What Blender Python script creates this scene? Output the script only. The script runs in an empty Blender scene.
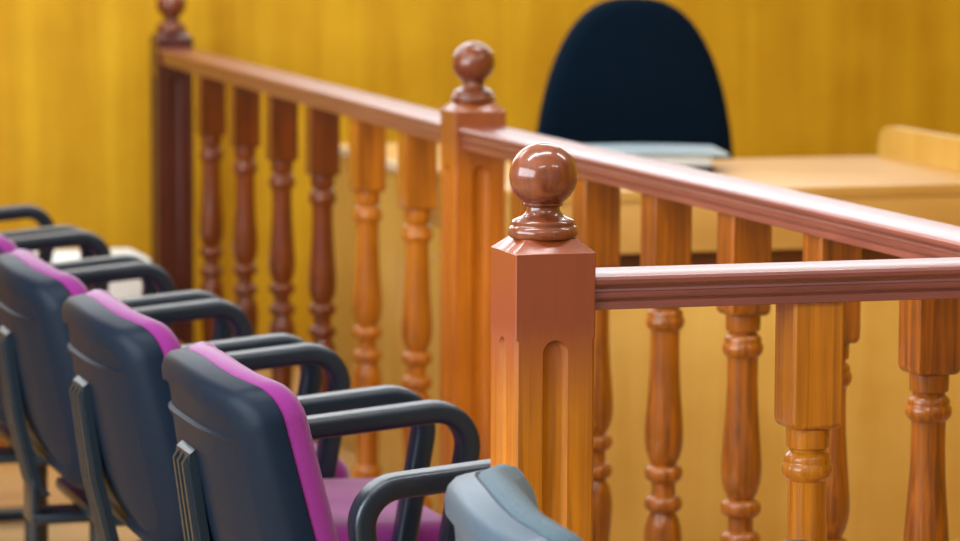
import bpy, bmesh, math, random
from mathutils import Vector, Matrix
S = bpy.context.scene
COL = S.collection
random.seed(4)
# ------------------------------------------------------------------ camera
PITCH, YAW, ROLL, FPX = 0.1125, 0.2993, 0.0046, 3524.0
EYE = 1.40
fwd = Vector((math.sin(YAW)*math.cos(PITCH), math.cos(YAW)*math.cos(PITCH), -math.sin(PITCH)))
rgt = Vector((math.cos(YAW), -math.sin(YAW), 0))
upv = rgt.cross(fwd)
rx = rgt*math.cos(ROLL) + upv*math.sin(ROLL)
ux = -rgt*math.sin(ROLL) + upv*math.cos(ROLL)
cd = bpy.data.cameras.new('camera'); cam = bpy.data.objects.new('camera', cd); COL.objects.link(cam)
M = Matrix((rx, ux, -fwd)).transposed().to_4x4(); M.translation = Vector((0, 0, EYE))
cam.matrix_world = M
cd.sensor_width = 36; cd.lens = FPX/960*36; cd.clip_start = .1; cd.clip_end = 60
cd.dof.use_dof = True; cd.dof.focus_distance = 4.2; cd.dof.aperture_fstop = 6.4
S.camera = cam
# ------------------------------------------------------------------ world, lights, exposure
W = bpy.data.worlds.new('world'); S.world = W; W.use_nodes = True
W.node_tree.nodes['Background'].inputs[0].default_value = (.75, .85, 1, 1)
W.node_tree.nodes['Background'].inputs[1].default_value = 1.0
def area(name, loc, target, sx, sy, power, color=(1, 1, 1)):
    l = bpy.data.lights.new(name, 'AREA'); l.shape = 'RECTANGLE'; l.size = sx; l.size_y = sy; l.energy = power; l.color = color
    o = bpy.data.objects.new(name, l); COL.objects.link(o); o.location = loc
    o.rotation_euler = (Vector(target)-Vector(loc)).to_track_quat('-Z', 'Y').to_euler()
    return o
area('window_daylight', (-2.35, 3.3, 1.75), (1.5, 4.0, .8), 4.6, 1.7, 235, (.84, .93, 1))
area('added_backlight', (2.4, 9.55, 2.15), (1.6, 3.0, .8), 4.6, .9, 40, (.86, .94, 1))  # added unseen backlight to make the rail tops pale
CEIL = 3.0
PANELS = [(.2, 1.6), (2.6, 1.6), (.2, 4.2), (1.3, 4.0), (3.2, 4.2), (.2, 6.6), (2.6, 6.6), (.2, 8.7), (1.8, 8.5)]
for i, (x, y) in enumerate(PANELS):
    area('ceiling_panel_lamp', (x, y, CEIL-.05), (x, y, 0), 1.3, .26, 34 if i == 2 else 20, (.93, .97, 1))
S.view_settings.view_transform = 'Standard'; S.view_settings.look = 'None'
S.view_settings.gamma = 1; S.view_settings.use_curve_mapping = False
S.view_settings.exposure = 0.36

# ------------------------------------------------------------------ helpers
def tag(o, label=None, cat=None, group=None, kind=None):
    if label: o['label'] = label
    if cat: o['category'] = cat
    if group: o['group'] = group
    if kind: o['kind'] = kind
    return o
def empty(name, loc=(0, 0, 0), rz=0):
    o = bpy.data.objects.new(name, None); COL.objects.link(o); o.location = loc; o.rotation_euler = (0, 0, rz)
    o.empty_display_size = .05
    return o
def obj(name, bm, mat, parent=None, smooth=True, ang=35):
    bmesh.ops.recalc_face_normals(bm, faces=bm.faces)
    me = bpy.data.meshes.new(name); bm.to_mesh(me); bm.free()
    mats = mat if isinstance(mat, (list, tuple)) else [mat]
    for m in mats: me.materials.append(m)
    o = bpy.data.objects.new(name, me); COL.objects.link(o)
    if smooth:
        for p in me.polygons: p.use_smooth = True
        try: me.set_sharp_from_angle(angle=math.radians(ang))
        except Exception: pass
    if parent: o.parent = parent
    return o
def copy_tree(o, parent=None):
    c = o.copy(); COL.objects.link(c)
    if parent: c.parent = parent
    for ch in list(o.children): copy_tree(ch, c)
    return c
def rbox(bm, x0, x1, y0, y1, z0, z1, r=.004, seg=2):
    b2 = bmesh.new(); bmesh.ops.create_cube(b2, size=1)
    for v in b2.verts:
        v.co = Vector(((x0+x1)/2+v.co.x*(x1-x0), (y0+y1)/2+v.co.y*(y1-y0), (z0+z1)/2+v.co.z*(z1-z0)))
    if r > 0: bmesh.ops.bevel(b2, geom=b2.edges[:], offset=r, segments=seg, affect='EDGES', profile=.5)
    me = bpy.data.meshes.new('t'); b2.to_mesh(me); b2.free(); bm.from_mesh(me); bpy.data.meshes.remove(me)
    return bm
def loft(bm, rings, cap0=True, cap1=True, closed=True):
    R = [[bm.verts.new(p) for p in ring] for ring in rings]
    n = len(R[0])
    for a, b in zip(R, R[1:]):
        for i in range(n if closed else n-1):
            j = (i+1) % n
            bm.faces.new((a[i], a[j], b[j], b[i]))
    if cap0: bm.faces.new(R[0][::-1])
    if cap1: bm.faces.new(R[-1])
    return R
def lathe(bm, prof, n=40, cx=0, cy=0):
    rings = [[(cx+r*math.cos(2*math.pi*i/n), cy+r*math.sin(2*math.pi*i/n), z) for i in range(n)] for r, z in prof]
    loft(bm, rings)
    return bm
def sweep(bm, path, w, t, n=16, p=3.0, scale=None):
    """path in the x-z plane; w lateral (y) width, t thickness; rounded-rectangle section"""
    rings = []
    P = [Vector(q) for q in path]
    for k, c in enumerate(P):
        d = (P[min(k+1, len(P)-1)]-P[max(k-1, 0)]).normalized()
        nrm = Vector((0, 1, 0)).cross(d).normalized()
        s = 1 if scale is None else scale[k]
        ring = []
        for i in range(n):
            a = 2*math.pi*(i+.5)/n
            ca, sa = math.cos(a), math.sin(a)
            ex = math.copysign(abs(ca)**(2/p), ca); ey = math.copysign(abs(sa)**(2/p), sa)
            ring.append(c+Vector((0, 1, 0))*ex*w/2*s+nrm*ey*t/2*s)
        rings.append(ring)
    loft(bm, rings)
    return bm
def fillet(pts, rad, n=8):
    out = [Vector(pts[0])]
    for i in range(1, len(pts)-1):
        a, b, c = Vector(pts[i-1]), Vector(pts[i]), Vector(pts[i+1])
        r = rad[i-1] if isinstance(rad, (list, tuple)) else rad
        d1 = (a-b).normalized(); d2 = (c-b).normalized()
        th = d1.angle(d2); t = r/math.tan(th/2)
        p1 = b+d1*t; p2 = b+d2*t
        cen = b+(d1+d2).normalized()*(r/math.sin(th/2))
        v1 = p1-cen; v2 = p2-cen; A = v1.angle(v2)
        for k in range(n+1):
            s = k/n
            v = (v1*math.sin((1-s)*A)+v2*math.sin(s*A))/math.sin(A)
            out.append(cen+v)
    out.append(Vector(pts[-1]))
    return out

# ------------------------------------------------------------------ materials
def lin(c):
    return tuple((x/255/12.92 if x/255 <= .04045 else ((x/255+.055)/1.055)**2.4) for x in c)+(1,)
def new_mat(name):
    m = bpy.data.materials.new(name); m.use_nodes = True
    nt = m.node_tree; b = nt.nodes['Principled BSDF']
    return m, nt, b
def wood(name, c1, c2, scale=(60, 60, 4), rough=.42, coat=.5, bump=.08, big=.35, cr=.15, c3=None, zr=None):
    m, nt, b = new_mat(name); N = nt.nodes.new; L = nt.links.new
    tc = N('ShaderNodeTexCoord'); mp = N('ShaderNodeMapping'); mp.inputs['Scale'].default_value = scale
    L(tc.outputs['Object'], mp.inputs[0])
    oi = N('ShaderNodeObjectInfo'); ad = N('ShaderNodeVectorMath'); ad.operation = 'ADD'
    mu = N('ShaderNodeMath'); mu.operation = 'MULTIPLY'; mu.inputs[1].default_value = 37
    L(oi.outputs['Random'], mu.inputs[0]); L(mp.outputs[0], ad.inputs[0]); L(mu.outputs[0], ad.inputs[1])
    n1 = N('ShaderNodeTexNoise'); n1.inputs['Scale'].default_value = 1; n1.inputs['Detail'].default_value = 6; n1.inputs['Roughness'].default_value = .62
    n1.inputs['Distortion'].default_value = .6
    L(ad.outputs[0], n1.inputs['Vector'])
    n2 = N('ShaderNodeTexNoise'); n2.inputs['Scale'].default_value = 5.5; n2.inputs['Detail'].default_value = 3
    L(tc.outputs['Object'], n2.inputs['Vector'])
    cw = N('ShaderNodeValToRGB'); cw.color_ramp.elements[0].position = .32; cw.color_ramp.elements[1].position = .68
    cw.color_ramp.elements[0].color = lin(c2); cw.color_ramp.elements[1].color = lin(c1)
    mx = N('ShaderNodeMix'); mx.data_type = 'FLOAT'; mx.inputs[0].default_value = big
    L(n1.outputs[0], mx.inputs[2]); L(n2.outputs[0], mx.inputs[3]); L(mx.outputs[0], cw.inputs[0])
    out = cw.outputs[0]
    if c3:   # second stain above a height, brushed edge
        sp = N('ShaderNodeSeparateXYZ'); L(tc.outputs['Object'], sp.inputs[0])
        mr = N('ShaderNodeMapRange'); mr.inputs[1].default_value = zr[0]; mr.inputs[2].default_value = zr[1]
        a2 = N('ShaderNodeMath'); a2.operation = 'MULTIPLY_ADD'; a2.inputs[1].default_value = .10; L(n1.outputs[0], a2.inputs[0]); L(sp.outputs[2], a2.inputs[2])
        L(a2.outputs[0], mr.inputs[0])
        m2 = N('ShaderNodeMix'); m2.data_type = 'RGBA'; m2.inputs[7].default_value = lin(c3); L(mr.outputs[0], m2.inputs[0]); L(out, m2.inputs[6])
        m3 = N('ShaderNodeMix'); m3.data_type = 'RGBA'; m3.blend_type = 'MULTIPLY'; m3.inputs[0].default_value = .25
        L(m2.outputs[2], m3.inputs[6]); L(n1.outputs[0], m3.inputs[7]); out = m3.outputs[2]
    L(out, b.inputs['Base Color'])
    b.inputs['Roughness'].default_value = rough
    b.inputs['Specular IOR Level'].default_value = .22
    b.inputs['Coat Weight'].default_value = coat; b.inputs['Coat Roughness'].default_value = cr if rough > .3 else .1
    bp = N('ShaderNodeBump'); bp.inputs['Strength'].default_value = bump; bp.inputs['Distance'].default_value = .002
    L(n1.outputs[0], bp.inputs['Height']); L(bp.outputs[0], b.inputs['Normal'])
    return m
def plain(name, c, rough=.5, noise=0, nscale=200, bump=0, coat=0, sheen=0, metal=0, spec=.5):
    m, nt, b = new_mat(name); N = nt.nodes.new; L = nt.links.new
    tc = N('ShaderNodeTexCoord'); n = N('ShaderNodeTexNoise'); n.inputs['Scale'].default_value = nscale; n.inputs['Detail'].default_value = 4
    L(tc.outputs['Object'], n.inputs['Vector'])
    cr = N('ShaderNodeValToRGB'); l = lin(c)
    cr.color_ramp.elements[0].position = .3; cr.color_ramp.elements[1].position = .7
    cr.color_ramp.elements[0].color = tuple(x*(1-noise) for x in l[:3])+(1,); cr.color_ramp.elements[1].color = tuple(min(1, x*(1+noise)) for x in l[:3])+(1,)
    L(n.outputs[0], cr.inputs[0]); L(cr.outputs[0], b.inputs['Base Color'])
    b.inputs['Roughness'].default_value = rough; b.inputs['Metallic'].default_value = metal
    b.inputs['Coat Weight'].default_value = coat; b.inputs['Coat Roughness'].default_value = .2
    b.inputs['Sheen Weight'].default_value = sheen; b.inputs['Specular IOR Level'].default_value = spec
    if bump:
        bp = N('ShaderNodeBump'); bp.inputs['Strength'].default_value = bump; bp.inputs['Distance'].default_value = .001
        L(n.outputs[0], bp.inputs['Height']); L(bp.outputs[0], b.inputs['Normal'])
    return m
M_newel = wood('newel_wood', (190, 116, 4), (134, 70, 3), (130, 130, 3), c3=(130, 60, 26), zr=(.82, .92))
M_newel_far = wood('shaded_newel_wood', (84, 34, 22), (56, 22, 16), (70, 70, 3))  # far shade painted into the newel's dark wood colour
M_newel_mid = wood('middle_newel_wood', (196, 110, 4), (150, 72, 3), (90, 90, 3), c3=(140, 72, 30), zr=(.88, .96))
M_finial = wood('finial_wood', (128, 64, 34), (66, 28, 14), (90, 90, 8), rough=.3, coat=.7, bump=.02)
M_rail = wood('rail_wood', (140, 76, 58), (108, 50, 36), (50, 3, 50), rough=.45, coat=.8, big=.2, cr=.3)
M_railA = wood('front_rail_wood', (128, 68, 58), (98, 46, 38), (3, 50, 50), rough=.45, coat=.8, big=.2, cr=.3)
M_balA = wood('front_baluster_wood', (184, 112, 4), (120, 62, 3), (130, 130, 3))
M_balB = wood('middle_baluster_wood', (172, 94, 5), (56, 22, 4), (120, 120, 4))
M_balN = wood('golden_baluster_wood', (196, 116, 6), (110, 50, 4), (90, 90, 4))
M_balC = wood('shaded_baluster_wood', (128, 58, 5), (58, 20, 5), (90, 90, 4))  # shade at the far end put into darker baluster colours
M_wall = wood('wall_veneer', (208, 164, 32), (178, 128, 12), (9, 9, .6), rough=.5, coat=.0, bump=.02, big=.3)
M_desk = wood('desk_veneer', (200, 156, 84), (184, 134, 58), (2, 9, 9), rough=.5, coat=.1, bump=.02, big=.4)
M_deskv = wood('desk_panel_veneer', (210, 168, 84), (190, 142, 58), (9, 9, 1), rough=.42, coat=.2, bump=.02, big=.4)
M_deskshade = wood('desk_recess_shade', (112, 66, 26), (84, 44, 16), (3, 9, 9), rough=.5, coat=.1)  # shade below the desk top put into a darker wood colour
M_edge_glint = plain('painted_edge_glint', (238, 222, 190), .3, .03, 30, coat=.4)  # cream colour paints the glossy highlight along the return's edge
M_plat = wood('platform_wood', (150, 88, 30), (118, 62, 20), (2, 20, 20), rough=.4, coat=.2)
M_platb = wood('platform_skirting', (214, 164, 84), (190, 136, 60), (2, 20, 20), rough=.4, coat=.2)
M_plastic = plain('black_plastic', (5, 20, 36), .46, .12, 260, bump=.25, spec=.14)
M_arm = plain('black_arm_plastic', (5, 24, 36), .34, .05, 300, bump=.1, spec=.5)
M_metal = plain('black_leg_metal', (12, 18, 24), .4, .05, 100)
M_purple = plain('purple_fabric', (108, 20, 98), .9, .16, 420, bump=.5, sheen=.35, spec=.2)
M_litplast = plain('lit_grey_plastic', (54, 72, 86), .42, .12, 260, bump=.25, spec=.4)  # light falling on the rim put into a paler plastic colour
M_grey = plain('grey_fabric', (62, 80, 90), .9, .6, 600, bump=.8, sheen=.1, spec=.3)
M_navy = plain('navy_fabric', (3, 18, 32), .95, .15, 400, bump=.3, spec=.08)
M_white = plain('white_paint', (226, 230, 228), .45, .02, 20)
M_ceil = plain('ceiling_paint', (225, 223, 216), .9, .02, 4)
M_paper = plain('paper_pages', (214, 222, 226), .7, .04, 120)
M_pale = plain('pale_grey_cover', (168, 190, 200), .28, .03, 30, coat=.5)
M_black = plain('black_cover', (8, 10, 14), .5, .05, 50)
M_wpaint = plain('side_wall_paint', (205, 212, 215), .8, .02, 3)
# floor: boards
def floor_mat():
    m, nt, b = new_mat('laminate_floor'); N = nt.nodes.new; L = nt.links.new
    tc = N('ShaderNodeTexCoord'); mp = N('ShaderNodeMapping'); mp.inputs['Rotation'].default_value = (0, 0, 0)
    L(tc.outputs['Object'], mp.inputs[0])
    br = N('ShaderNodeTexBrick'); br.inputs['Scale'].default_value = 1; br.inputs['Brick Width'].default_value = 1.2; br.inputs['Row Height'].default_value = .19
    br.inputs['Mortar Size'].default_value = .002
    br.inputs['Color1'].default_value = lin((196, 160, 108)); br.inputs['Color2'].default_value = lin((170, 130, 82)); br.inputs['Mortar'].default_value = lin((110, 78, 44))
    L(mp.outputs[0], br.inputs['Vector'])
    m2 = N('ShaderNodeMapping'); m2.inputs['Scale'].default_value = (3, 40, 1); L(tc.outputs['Object'], m2.inputs[0])
    n = N('ShaderNodeTexNoise'); n.inputs['Scale'].default_value = 1; n.inputs['Detail'].default_value = 5; L(m2.outputs[0], n.inputs['Vector'])
    mx = N('ShaderNodeMix'); mx.data_type = 'RGBA'; mx.blend_type = 'OVERLAY'; mx.inputs[0].default_value = .5
    L(br.outputs[0], mx.inputs[6]); L(n.outputs[0], mx.inputs[7]); L(mx.outputs[2], b.inputs['Base Color'])
    b.inputs['Roughness'].default_value = .3
    return m
M_floor = floor_mat()

# ------------------------------------------------------------------ room shell
X0, X1, Y0, Y1 = -2.5, 5.6, -1.2, 9.62
def slab(name, x0, x1, y0, y1, z0, z1, mat, parent=None, r=0):
    o = obj(name, rbox(bmesh.new(), x0, x1, y0, y1, z0, z1, r), mat, parent, smooth=r > 0)
    if not parent: tag(o, kind='structure')
    return o
slab('floor', X0-.1, X1+.1, Y0-.1, Y1+.1, -.1, 0, M_floor)
slab('ceiling', X0-.1, X1+.1, Y0-.1, Y1+.1, CEIL, CEIL+.1, M_ceil)
bm = bmesh.new()
rbox(bm, X0, X1, Y1, Y1+.1, 0, 1.65, 0); rbox(bm, X0, X1, Y1, Y1+.1, 2.65, CEIL, 0)
rbox(bm, X0, .05, Y1, Y1+.1, 1.65, 2.65, 0); rbox(bm, 4.75, X1, Y1, Y1+.1, 1.65, 2.65, 0)
tag(obj('wall_back', bm, M_wall, smooth=False), kind='structure')
bm = bmesh.new()
for a in (.05, 1.2, 2.375, 3.55, 4.70): rbox(bm, a, a+.05, Y1+.02, Y1+.07, 1.65, 2.65, 0)
rbox(bm, .05, 4.75, Y1+.02, Y1+.07, 1.65, 1.70, 0); rbox(bm, .05, 4.75, Y1+.02, Y1+.07, 2.60, 2.65, 0)
tag(obj('added_window_frame', bm, M_white, smooth=False), kind='structure')  # unseen window frame added to go with the backlight
slab('wall_right', X1, X1+.1, Y0, Y1+.1, 0, CEIL, M_wall)
slab('wall_front', X0, X1, Y0-.1, Y0, 0, CEIL, M_wpaint)
# left wall with a long window opening
bm = bmesh.new()
rbox(bm, X0-.1, X0, Y0-.1, Y1+.1, 0, .9, 0); rbox(bm, X0-.1, X0, Y0-.1, Y1+.1, 2.6, CEIL, 0)
rbox(bm, X0-.1, X0, Y0-.1, .9, .9, 2.6, 0); rbox(bm, X0-.1, X0, 5.7, Y1+.1, .9, 2.6, 0)
tag(obj('wall_left', bm, M_wpaint, smooth=False), kind='structure')
bm = bmesh.new()
for a, b_ in ((.9, .95), (2.45, 2.5), (4.05, 4.1), (5.65, 5.7)): rbox(bm, X0-.08, X0-.03, a, b_, .9, 2.6, 0)
rbox(bm, X0-.08, X0-.03, .9, 5.7, .9, .95, 0); rbox(bm, X0-.08, X0-.03, .9, 5.7, 2.55, 2.6, 0)
tag(obj('window_1', bm, M_white, smooth=False), kind='structure')
# ------------------------------------------------------------------ balustrade
CAP, RT, RH, BZ = .9525, .9247, .0415, .7254
def newel_post_mesh(H=CAP, h=.05):
    bm = bmesh.new(); rings = []
    fl_r, fl_top, dep = .0158, .850, .0075
    levels = [0, .06, .0601] + [.0601+(.30)*k for k in (1,)] + [.60, fl_top-fl_r] + [fl_top-fl_r+fl_r*math.sin(a*math.pi/20) for a in range(1, 10)] + [fl_top, fl_top+.0005, fl_top+.012, H]
    for z in levels:
        if z <= .06 or z >= fl_top: hw = .0
        elif z <= fl_top-fl_r: hw = fl_r
        else: hw = math.sqrt(max(0, fl_r**2-(z-(fl_top-fl_r))**2))
        low = .0601 <= z <= fl_top
        ch = .0042 if low else .0016
        ring = []
        for k in range(4):
            R = Matrix.Rotation(k*math.pi/2, 3, 'Z')
            pts = [(-h+ch, -h)]
            nn = 9
            for q in range(nn):
                t = -1+2*q/(nn-1)
                wq = max(hw, .0004)
                d = dep*(1-abs(t)**3.2)*(min(1, hw/fl_r*1.6) if hw > 0 else 0)
                if abs(t) == 1: d = 0
                pts.append((t*wq, -h+d))
            pts.append((h-ch, -h))
            for p in pts: ring.append(tuple(R @ Vector((p[0], p[1], z))))
        rings.append(ring)
    # bevelled top
    def sq(hh, z):
        ring = []
        for k in range(4):
            R = Matrix.Rotation(k*math.pi/2, 3, 'Z')
            for t in [-hh+.001]+[q*.0001 for q in range(-4, 5)]+[hh-.001]: ring.append(tuple(R @ Vector((t, -hh, z))))
        return ring
    rings.append(sq(h-.0012, H+.0012)); rings.append(sq(h-.018, H+.0155))
    loft(bm, rings)
    return bm
def finial_mesh():
    z = CAP
    pr = [(.030, .0150), (.0395, .0155), (.0418, .019), (.0420, .024), (.0405, .0285), (.0375, .0305), (.0372, .0325), (.0378, .035), (.0365, .0375),
          (.032, .0395), (.0262, .042), (.0222, .0455), (.0200, .050), (.0195, .0535), (.0225, .0550), (.0238, .0575), (.0225, .0600)]
    c, r = .0930, .0410
    for k in range(0, 25):
        a = math.radians(-55+k*(145/24))
        pr.append((max(.0003, r*math.cos(a)), c+r*math.sin(a)))
    return lathe(bmesh.new(), [(a, z+.015+(b-.015)*.955) for a, b in pr], 48)
def newel(x, y, mat, parent, rz=0, label=None):
    o = obj('newel_post', newel_post_mesh(), mat, parent, ang=28); o.location = (x, y, 0); o.rotation_euler = (0, 0, rz)
    f = obj('finial', finial_mesh(), M_finial, o, ang=40)
    if label: o['label'] = label
    return o
def baluster_mesh():
    bm = bmesh.new(); h = .0331
    def sq(hh, z, ch=.0035):
        ring = []
        for sx, sy in ((-1, -1), (1, -1), (1, 1), (-1, 1)):
            a = (sx*(hh-ch), sy*hh); b_ = (sx*hh, sy*(hh-ch))
            for p in ((a, b_) if sx*sy < 0 else (b_, a)): ring.append((p[0], p[1], z))
        return ring
    loft(bm, [sq(.026, BZ), sq(.029, BZ+.0006), sq(.0318, BZ+.004), sq(h, BZ+.010), sq(h, RT-RH)])
    loft(bm, [sq(h, 0), sq(h, .0608), sq(.0318, .0668), sq(.029, .0702), sq(.026, .0708)])
    pr = [(.0245, .001), (.0270, -.0005), (.0272, -.003), (.0268, -.0215), (.0262, -.0245), (.0225, -.026), (.0222, -.030), (.0248, -.032), (.0275, -.0345), (.0290, -.038),
          (.0285, -.042), (.0288, -.044), (.0312, -.047), (.0318, -.053), (.0305, -.059), (.0268, -.0635), (.0240, -.066), (.0236, -.075), (.0236, -.10), (.0246, -.135), (.0268, -.17),
          (.0297, -.205), (.0314, -.23), (.0316, -.247), (.0300, -.262), (.0262, -.276), (.0215, -.285), (.0208, -.288), (.0240, -.2895), (.0290, -.293), (.0312, -.298), (.0314, -.304),
          (.0298, -.310), (.0255, -.3145), (.0205, -.3165), (.0196, -.321), (.0196, -.327)]
    lo = [(r, -.6546-z) for r, z in pr[::-1][1:]]
    lathe(bm, [(r, BZ+z) for r, z in pr+lo], 36)
    return bm
def rail_mesh(p0, p1):
    half = [(0, 0), (.040, 0), (.0448, -.0015), (.0468, -.005), (.0466, -.0095), (.0442, -.0120), (.0395, -.0130), (.0385, -.0165), (.0395, -.0195), (.0420, -.0205), (.0420, -.0255), (.0405, -.0280), (.0375, -.0290), (.0372, -.0310),
            (.0398, -.0320), (.0400, -.0405), (.0390, -.0415)]
    prof = half+[(-a, b) for a, b in half[::-1][:-1]]
    p0 = Vector(p0); p1 = Vector(p1); d = (p1-p0).normalized(); n = Vector((d.y, -d.x, 0))
    bm = bmesh.new()
    loft(bm, [[tuple(p+n*a+Vector((0, 0, RT+b))) for a, b in prof] for p in (p0, p1)])
    return bm
G = 'turned wood balustrade sections'
N1 = Vector((1.305, 3.9745, 0)); N2 = Vector((1.9533, 6.3792, 0)); N3 = Vector((2.0145, 9.3732, 0)); NE = Vector((1.9945, 3.9666, 0))
def run(label, a, b, posts, bmat, rmat, spots, trim0=.049, trim1=.049, name='wooden_balustrade'):
    o = empty(name, (0, 0, 0)); tag(o, label, 'balustrade', G)
    d = (b-a).normalized(); rz = math.atan2(d.y, d.x)
    obj('handrail', rail_mesh(a+d*trim0, b-d*trim1), rmat, o, ang=25)
    for (p, m, r_, lb) in posts: newel(p.x, p.y, m, o, r_, lb)
    base = None
    for k, s in enumerate(spots):
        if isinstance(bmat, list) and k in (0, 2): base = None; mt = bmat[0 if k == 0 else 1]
        elif k == 0: mt = bmat
        if base is None: base = bl = obj('baluster', baluster_mesh(), mt, o, ang=38)
        else: bl = base.copy(); COL.objects.link(bl)
        p = a+d*s; bl.location = (p.x, p.y, 0); bl.rotation_euler = (0, 0, rz)
    return o
dB = (NE-N2).normalized(); dC = (N3-N2).normalized()
run('nearest short balustrade section, its ball-topped square newel post in sharp focus beside the grey chair', N1, NE,
    [(N1, M_newel, 0, 'square fluted newel post with shallow pointed cap'), (NE, M_newel, 0, None)], M_balA, M_railA, [.3427])
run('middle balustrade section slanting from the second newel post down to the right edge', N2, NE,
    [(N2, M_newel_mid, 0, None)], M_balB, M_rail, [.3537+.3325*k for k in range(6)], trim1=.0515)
run('far balustrade section of turned balusters, the farther ones painted dark for shade, running back to the wall behind the purple chairs', N2, N3,
    [(N3, M_newel_far, 0, 'newel post by the wall, shade painted in as dark red')], [M_balN, M_balC], M_rail, [.4085+.4112*k for k in range(6)], trim0=.0515)

# ------------------------------------------------------------------ judge's desk
DX0, DX1, DY0, DY1, DZ = 2.15, 3.25, 6.70, 7.42, .76
desk = empty('courtroom_desk', (DX0, DY0, 0)); tag(desk, 'long light wooden desk behind the balustrade with a raised end board at right', 'desk')
def dpart(name, x0, x1, y0, y1, z0, z1, mat, r=.002, parent=desk):
    return obj(name, rbox(bmesh.new(), x0-DX0, x1-DX0, y0-DY0, y1-DY0, z0, z1, r), mat, parent)
dpart('desk_top', DX0, DX1, DY0, DY1, DZ-.025, DZ, M_desk)
dpart('apron', DX0+.003, DX1, DY0+.004, DY1-.02, .632, DZ-.0255, M_desk)
dpart('recess_board', DX0+.04, DX1, DY0+.05, DY1-.05, .565, .632, M_deskshade)  # recess shadow painted by the darker wood
dpart('front_panel', DX0+.01, DX1, DY0+.012, DY0+.04, 0, .565, M_deskv)
dpart('side_panel', DX0+.01, DX0+.04, DY0+.04, DY1, 0, .565, M_deskv)
# raised end board with rounded back corner
bm = bmesh.new()
prof = [(DY0+.02, .0), (DY1+.02, 0)]
zt = .828
for k in range(9):
    a = math.pi/2*k/8
    prof.append((DY1+.02-.05+.05*math.cos(a), zt-.05+.05*math.sin(a)))
prof += [(DY0+.02, zt)]
loft(bm, [[(x-DX0, y-DY0, z) for y, z in prof] for x in (DX1, DX1+.035)])
obj('end_board', bm, M_deskv, desk)
# return behind the left end
ret = dpart('return_panel', 2.20, 2.235, DY1+.005, 8.36, 0, .722, M_deskv)
dpart('return_top', 2.20, 2.46, DY1+.005, 8.38, .722, .735, M_desk)
eb = dpart('edge_glint', 2.192, 2.20, DY1+.005, 8.38, .715, .737, M_edge_glint); eb['label'] = 'edge highlight painted as a cream strip'  # strip carries the painted edge highlight
# folder lying on the desk
fo = empty('document_folder', (2.575, 7.20, DZ+.0005), math.radians(-12))
tag(fo, 'pale grey thick folder lying on the desk in front of the dark office chair', 'folder')
obj('back_cover', rbox(bmesh.new(), -.17, .155, -.11, .11, 0, .014, .003), M_black, fo)
obj('pages', rbox(bmesh.new(), -.16, .15, -.105, .105, 0.014, .036, .002), M_paper, fo)
bm = bmesh.new(); rings = []
for k in range(13):
    t = k/12; x = -.175+.36*t; zc = .0395+.004*math.sin(t*math.pi)
    rings.append([(x, -.115, zc-.003), (x, .115, zc-.003), (x, .115, zc+.003), (x, -.115, zc+.003)])
loft(bm, rings); obj('front_cover', bm, M_pale, fo)

# ------------------------------------------------------------------ office chair behind the desk
oc = empty('office_chair', (2.812, 7.62, 0)); tag(oc, 'dark navy office chair with tall rounded back behind the desk', 'chair')
def dome(hw, top, bot, off, n=28):
    pts = []
    for k in range(n+1):
        a = math.pi*k/n
        ca, sa = math.cos(a), math.sin(a)
        x = (hw*.88-off)*math.copysign(abs(ca)**(2/2.6), ca); z = bot+.14+(top-bot-.14-off)*abs(sa)**(2/2.5)
        x *= 1+.125*(1-(z-bot-.14)/(top-bot-.14))
        pts.append((x, z))
    pts += [(-(hw*.97-off), bot+.06), (-(hw*.75-off), bot+off), (hw*.75-off, bot+off), (hw*.97-off, bot+.06)]
    return pts
bm = bmesh.new()
loft(bm, [[(x, y+.30*x*x*-1, z) for x, z in dome(.256, 1.108, .52, o_)] for o_, y in ((.035, .235), (.010, .243), (0, .262), (0, .285), (.008, .300))])
obj('backrest', bm, M_navy, oc, ang=50)
bm = bmesh.new()
loft(bm, [[(x, y+.30*x*x*-1, z) for x, z in dome(.250, 1.098, .53, o_)] for o_, y in ((0, .300), (.004, .312), (.03, .322))])
obj('back_shell', bm, M_arm, oc, ang=50)
bm = rbox(bmesh.new(), -.24, .24, -.16, .24, .44, .52, .035, 4); obj('seat', bm, M_navy, oc)
obj('seat_pan', rbox(bmesh.new(), -.20, .20, -.12, .20, .415, .445, .01), M_arm, oc)
sp = [Vector((0, .10, .42)), Vector((0, .30, .42)), Vector((0, .345, .48)), Vector((0, .335, .70))]
bm = bmesh.new(); loft(bm, [[(p.x+a, p.y+b_, p.z) for a, b_ in ((-.03, -.008), (.03, -.008), (.03, .008), (-.03, .008))] for p in [Vector((0, .335, .42)), Vector((0, .335, .72))]])
rbox(bm, -.03, .03, .12, .34, .405, .42, .002)
obj('back_bracket', bm, M_arm, oc)
obj('gas_column', lathe(bmesh.new(), [(.03, .09), (.03, .22), (.018, .225), (.018, .42)], 20), M_metal, oc)
for k in range(5):
    a = math.radians(18+72*k); c, s_ = math.cos(a), math.sin(a)
    bm = bmesh.new()
    loft(bm, [[(c*r-s_*q*w_, s_*r+c*q*w_, z+t*.012) for q, t in ((-1, -1), (1, -1), (1, 1), (-1, 1))] for r, z, w_ in ((0, .11, .025), (.15, .10, .02), (.27, .075, .016))])
    lg = obj('base_leg', bm, M_arm, oc)
    bm = bmesh.new(); rings = []
    for xx in (-.02, .02): rings.append([(c*.27-s_*xx+c*.028*math.cos(t*math.pi/8), s_*.27+c*xx+s_*.028*math.cos(t*math.pi/8), .028+.028*math.sin(t*math.pi/8)) for t in range(16)])
    loft(bm, rings); obj('caster', bm, M_metal, lg)

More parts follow.
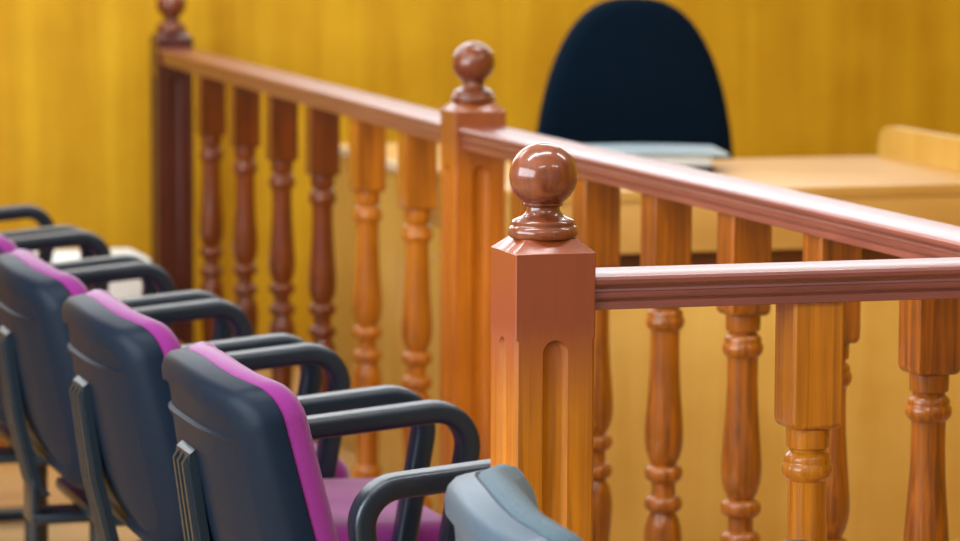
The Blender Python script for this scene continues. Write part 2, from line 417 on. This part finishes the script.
# ------------------------------------------------------------------ row chairs
BW, BH, BTOP = .475, .362, .768     # back width, height, top
LEAN = math.radians(9.3)
def back_outline(off, n=10):
    """lateral u, height v (0 at bottom of the shell)"""
    hw, H = BW/2-off, BH-off
    pts = []
    rt, rb = .048-off*.4, .06-off*.4
    def arc(cu, cv, r, a0, a1):
        for k in range(n+1):
            a = math.radians(a0+(a1-a0)*k/n); pts.append((cu+r*math.cos(a), cv+r*math.sin(a)))
    arc(hw-rt, H-rt-.018, rt, 0, 82)
    for k in range(1, 8):
        u = (hw-rt)*(1-2*k/8); pts.append((u, H-.018+.018*(1-(u/(hw-rt))**2)))
    arc(-(hw-rt), H-rt-.018, rt, 98, 180)
    hb = hw-.006
    arc(-(hb-rb), off+rb, rb, 180, 270)
    arc(hb-rb, off+rb, rb, 270, 360)
    return pts
def bp(u, v, d):
    """d = distance in front of the shell's outer face"""
    u = u*(1.04+.18*(.5-v/BH))
    cx = 4.0*abs(u)**3+.04*(v/BH-.55)**2
    zb = BTOP-BH*math.cos(LEAN)
    x = .966+(BH-v)*math.sin(LEAN)+(d+cx)*math.cos(LEAN)
    z = zb+v*math.cos(LEAN)+(d+cx)*math.sin(LEAN)*.9
    return (x-1.25, u, z)
LEGX = -.105
def make_chair(fab, label, M_plastic=M_plastic):
    t = empty('armchair', (1.25, 0, 0)); tag(t, label, 'chair', 'armchairs standing in a row')
    bm = bmesh.new()
    rings = [(.040, .004), (.034, -.004), (.018, -.004), (.008, .000), (.001, .009), (0, .030), (.003, .034)]
    RR = loft(bm, [[bp(u, v, d) for u, v in back_outline(o_)] for o_, d in rings], cap0=False, cap1=False)
    # recessed centre panel as strips for curvature
    c = bm.verts.new(bp(0, BH*.5, .004))
    inner = [RR[0]]
    for s in (.75, .5, .25):
        ring = [bm.verts.new(bp(u*s, BH*.5+(v-BH*.5)*s, .004)) for u, v in back_outline(.040)]
        for i in range(len(ring)):
            j = (i+1) % len(ring); bm.faces.new((inner[-1][i], inner[-1][j], ring[j], ring[i]))
        inner.append(ring)
    for i in range(len(inner[-1])):
        bm.faces.new((inner[-1][i], inner[-1][(i+1) % len(inner[-1])], c))
    sh = obj('back_shell', bm, M_plastic, t, ang=40)
    # moulded ridge across the shell
    bm = bmesh.new(); rings = []
    for k in range(17):
        u = -.19+.38*k/16; v = BH*.78-.2*u*u
        e = .006*(1-abs(u/.19)**4); rings.append([bp(u, v-.006, .006), bp(u, v-.002, .005-e), bp(u, v+.002, .0045-e), bp(u, v+.006, .006)])
    loft(bm, rings); obj('ridge', bm, M_plastic, sh)
    # cushion
    bm = bmesh.new(); rings = [(.006, .030), (.000, .036), (-.003, .048), (.002, .062), (.016, .074), (.05, .084), (.10, .088)]
    RR = loft(bm, [[bp(u, v, d) for u, v in back_outline(o_)] for o_, d in rings], cap0=True, cap1=True)
    obj('back_cushion', bm, fab, t, ang=60)
    # spine bracket with ribs
    bm = bmesh.new()
    rings = []
    for v, d, w_ in ((.247, .004, .040), (.242, -.005, .040), (.227, -.008, .042), (.10, -.014, .045), (-.01, -.016, .045), (-.03, -.006, .045)):
        rings.append([bp(-w_, v, d+.012), bp(w_, v, d+.012), bp(w_, v, d), bp(-w_, v, d)])
    loft(bm, rings)
    for q in (-1, 0, 1):
        rr = []
        for v, d in ((.242, -.003), (.230, -.014), (.10, -.020), (-.01, -.022)):
            rr.append([bp(q*.026-.006, v, d+.014), bp(q*.026+.006, v, d+.014), bp(q*.026+.004, v, d), bp(q*.026-.004, v, d)])
        loft(bm, rr)
    b1 = Vector(bp(0, -.02, -.010))
    rbox(bm, b1.x-.012, .05, -.045, .045, .335, .352, .004)
    rbox(bm, b1.x-.012, b1.x+.002, -.04, .04, .335, b1.z+.02, .003)
    obj('back_bracket', bm, M_arm, t, ang=30)
    # seat
    bm = rbox(bmesh.new(), -.115, .27, -.215, .215, .372, .462, .030, 5)
    for v in bm.verts:
        if v.co.z > .44: v.co.z += .006-.15*v.co.y**2
        if v.co.x > .2: v.co.z -= (v.co.x-.2)*.25
    obj('seat', bm, fab, t, ang=60)
    obj('seat_pan', rbox(bmesh.new(), -.15, .25, -.19, .19, .352, .374, .008), M_arm, t)
    for s in (-1, 1):
        y = s*.2375
        path = fillet([(-.065, 0, .40), (-.098, 0, .641), (.203, 0, .668), (.155, 0, .40)], [.05, .05], 9)
        a0 = len(path)
        bm = sweep(bmesh.new(), [(p.x, y, p.z-.015) for p in path], .044, .031, 24, 4.5)
        a = obj('armrest', bm, M_arm, t, ang=50)
    bm = bmesh.new()
    loft(bm, [[(LEGX+.022*math.cos(k*math.pi/8), .020*math.sin(k*math.pi/8), z) for k in range(16)] for z in (.02, .353)])
    obj('leg', bm, M_metal, t)
    bm = rbox(bmesh.new(), LEGX-.13, LEGX+.27, -.03, .03, 0, .024, .010, 3)
    obj('foot', bm, M_arm, t)
    return t
ch = make_chair(M_purple, 'purple armchair with black plastic back, nearest of the purple row beside the grey chair')
ch.location = (1.24, 4.46, 0)
XS = {5.09: 1.22, 5.69: 1.207, 6.3: 1.203, 6.91: 1.20, 7.5: 1.19}
LB = [(5.09, 'purple armchair second from the front, purple seat showing between two pairs of armrests'),
      (5.69, 'purple armchair third from the front, lower back edge and a leg against bare floor'),
      (6.30, 'purple armchair cut by the left edge, only a strip of purple cushion showing'),
      (6.91, 'blurred purple armchair mostly beyond the left edge, its black armrest before the white box'),
      (7.50, 'farthest blurred armchair, its single black armrest against the yellow wall at far left')]
for y, lb in LB:
    c = copy_tree(ch); c.location = (XS[round(y, 2)], y, 0); c['label'] = lb
g = make_chair(M_grey, 'grey fabric armchair with curved plastic back, cut off at the bottom before the newel post', M_litplast)
g.location = (1.30, 3.37, 0); g.rotation_euler = (0, 0, -.16)

# ------------------------------------------------------------------ low platform and white box at far left
pl = empty('low_platform', (.9, 8.25, 0)); tag(pl, 'low brown wooden platform along the back wall behind the chairs', 'platform')
obj('front_board', rbox(bmesh.new(), -1.6, .93, .0, .03, .035, .21, .002), M_plat, pl)
obj('skirting', rbox(bmesh.new(), -1.6, .93, -.02, .03, 0, .035, .002), M_platb, pl)
obj('deck', rbox(bmesh.new(), -1.6, .95, -.01, 1.36, .21, .235, .002), M_plat, pl)
wb = empty('storage_box', (1.645, 8.85, .2355)); tag(wb, 'white box on the low platform behind the armrests, left of the far newel post', 'box')
obj('body', rbox(bmesh.new(), -.19, .165, -.12, .12, 0, .155, .006), M_white, wb)
obj('lid', rbox(bmesh.new(), -.20, .175, -.13, .13, .155, .190, .008), M_white, wb)
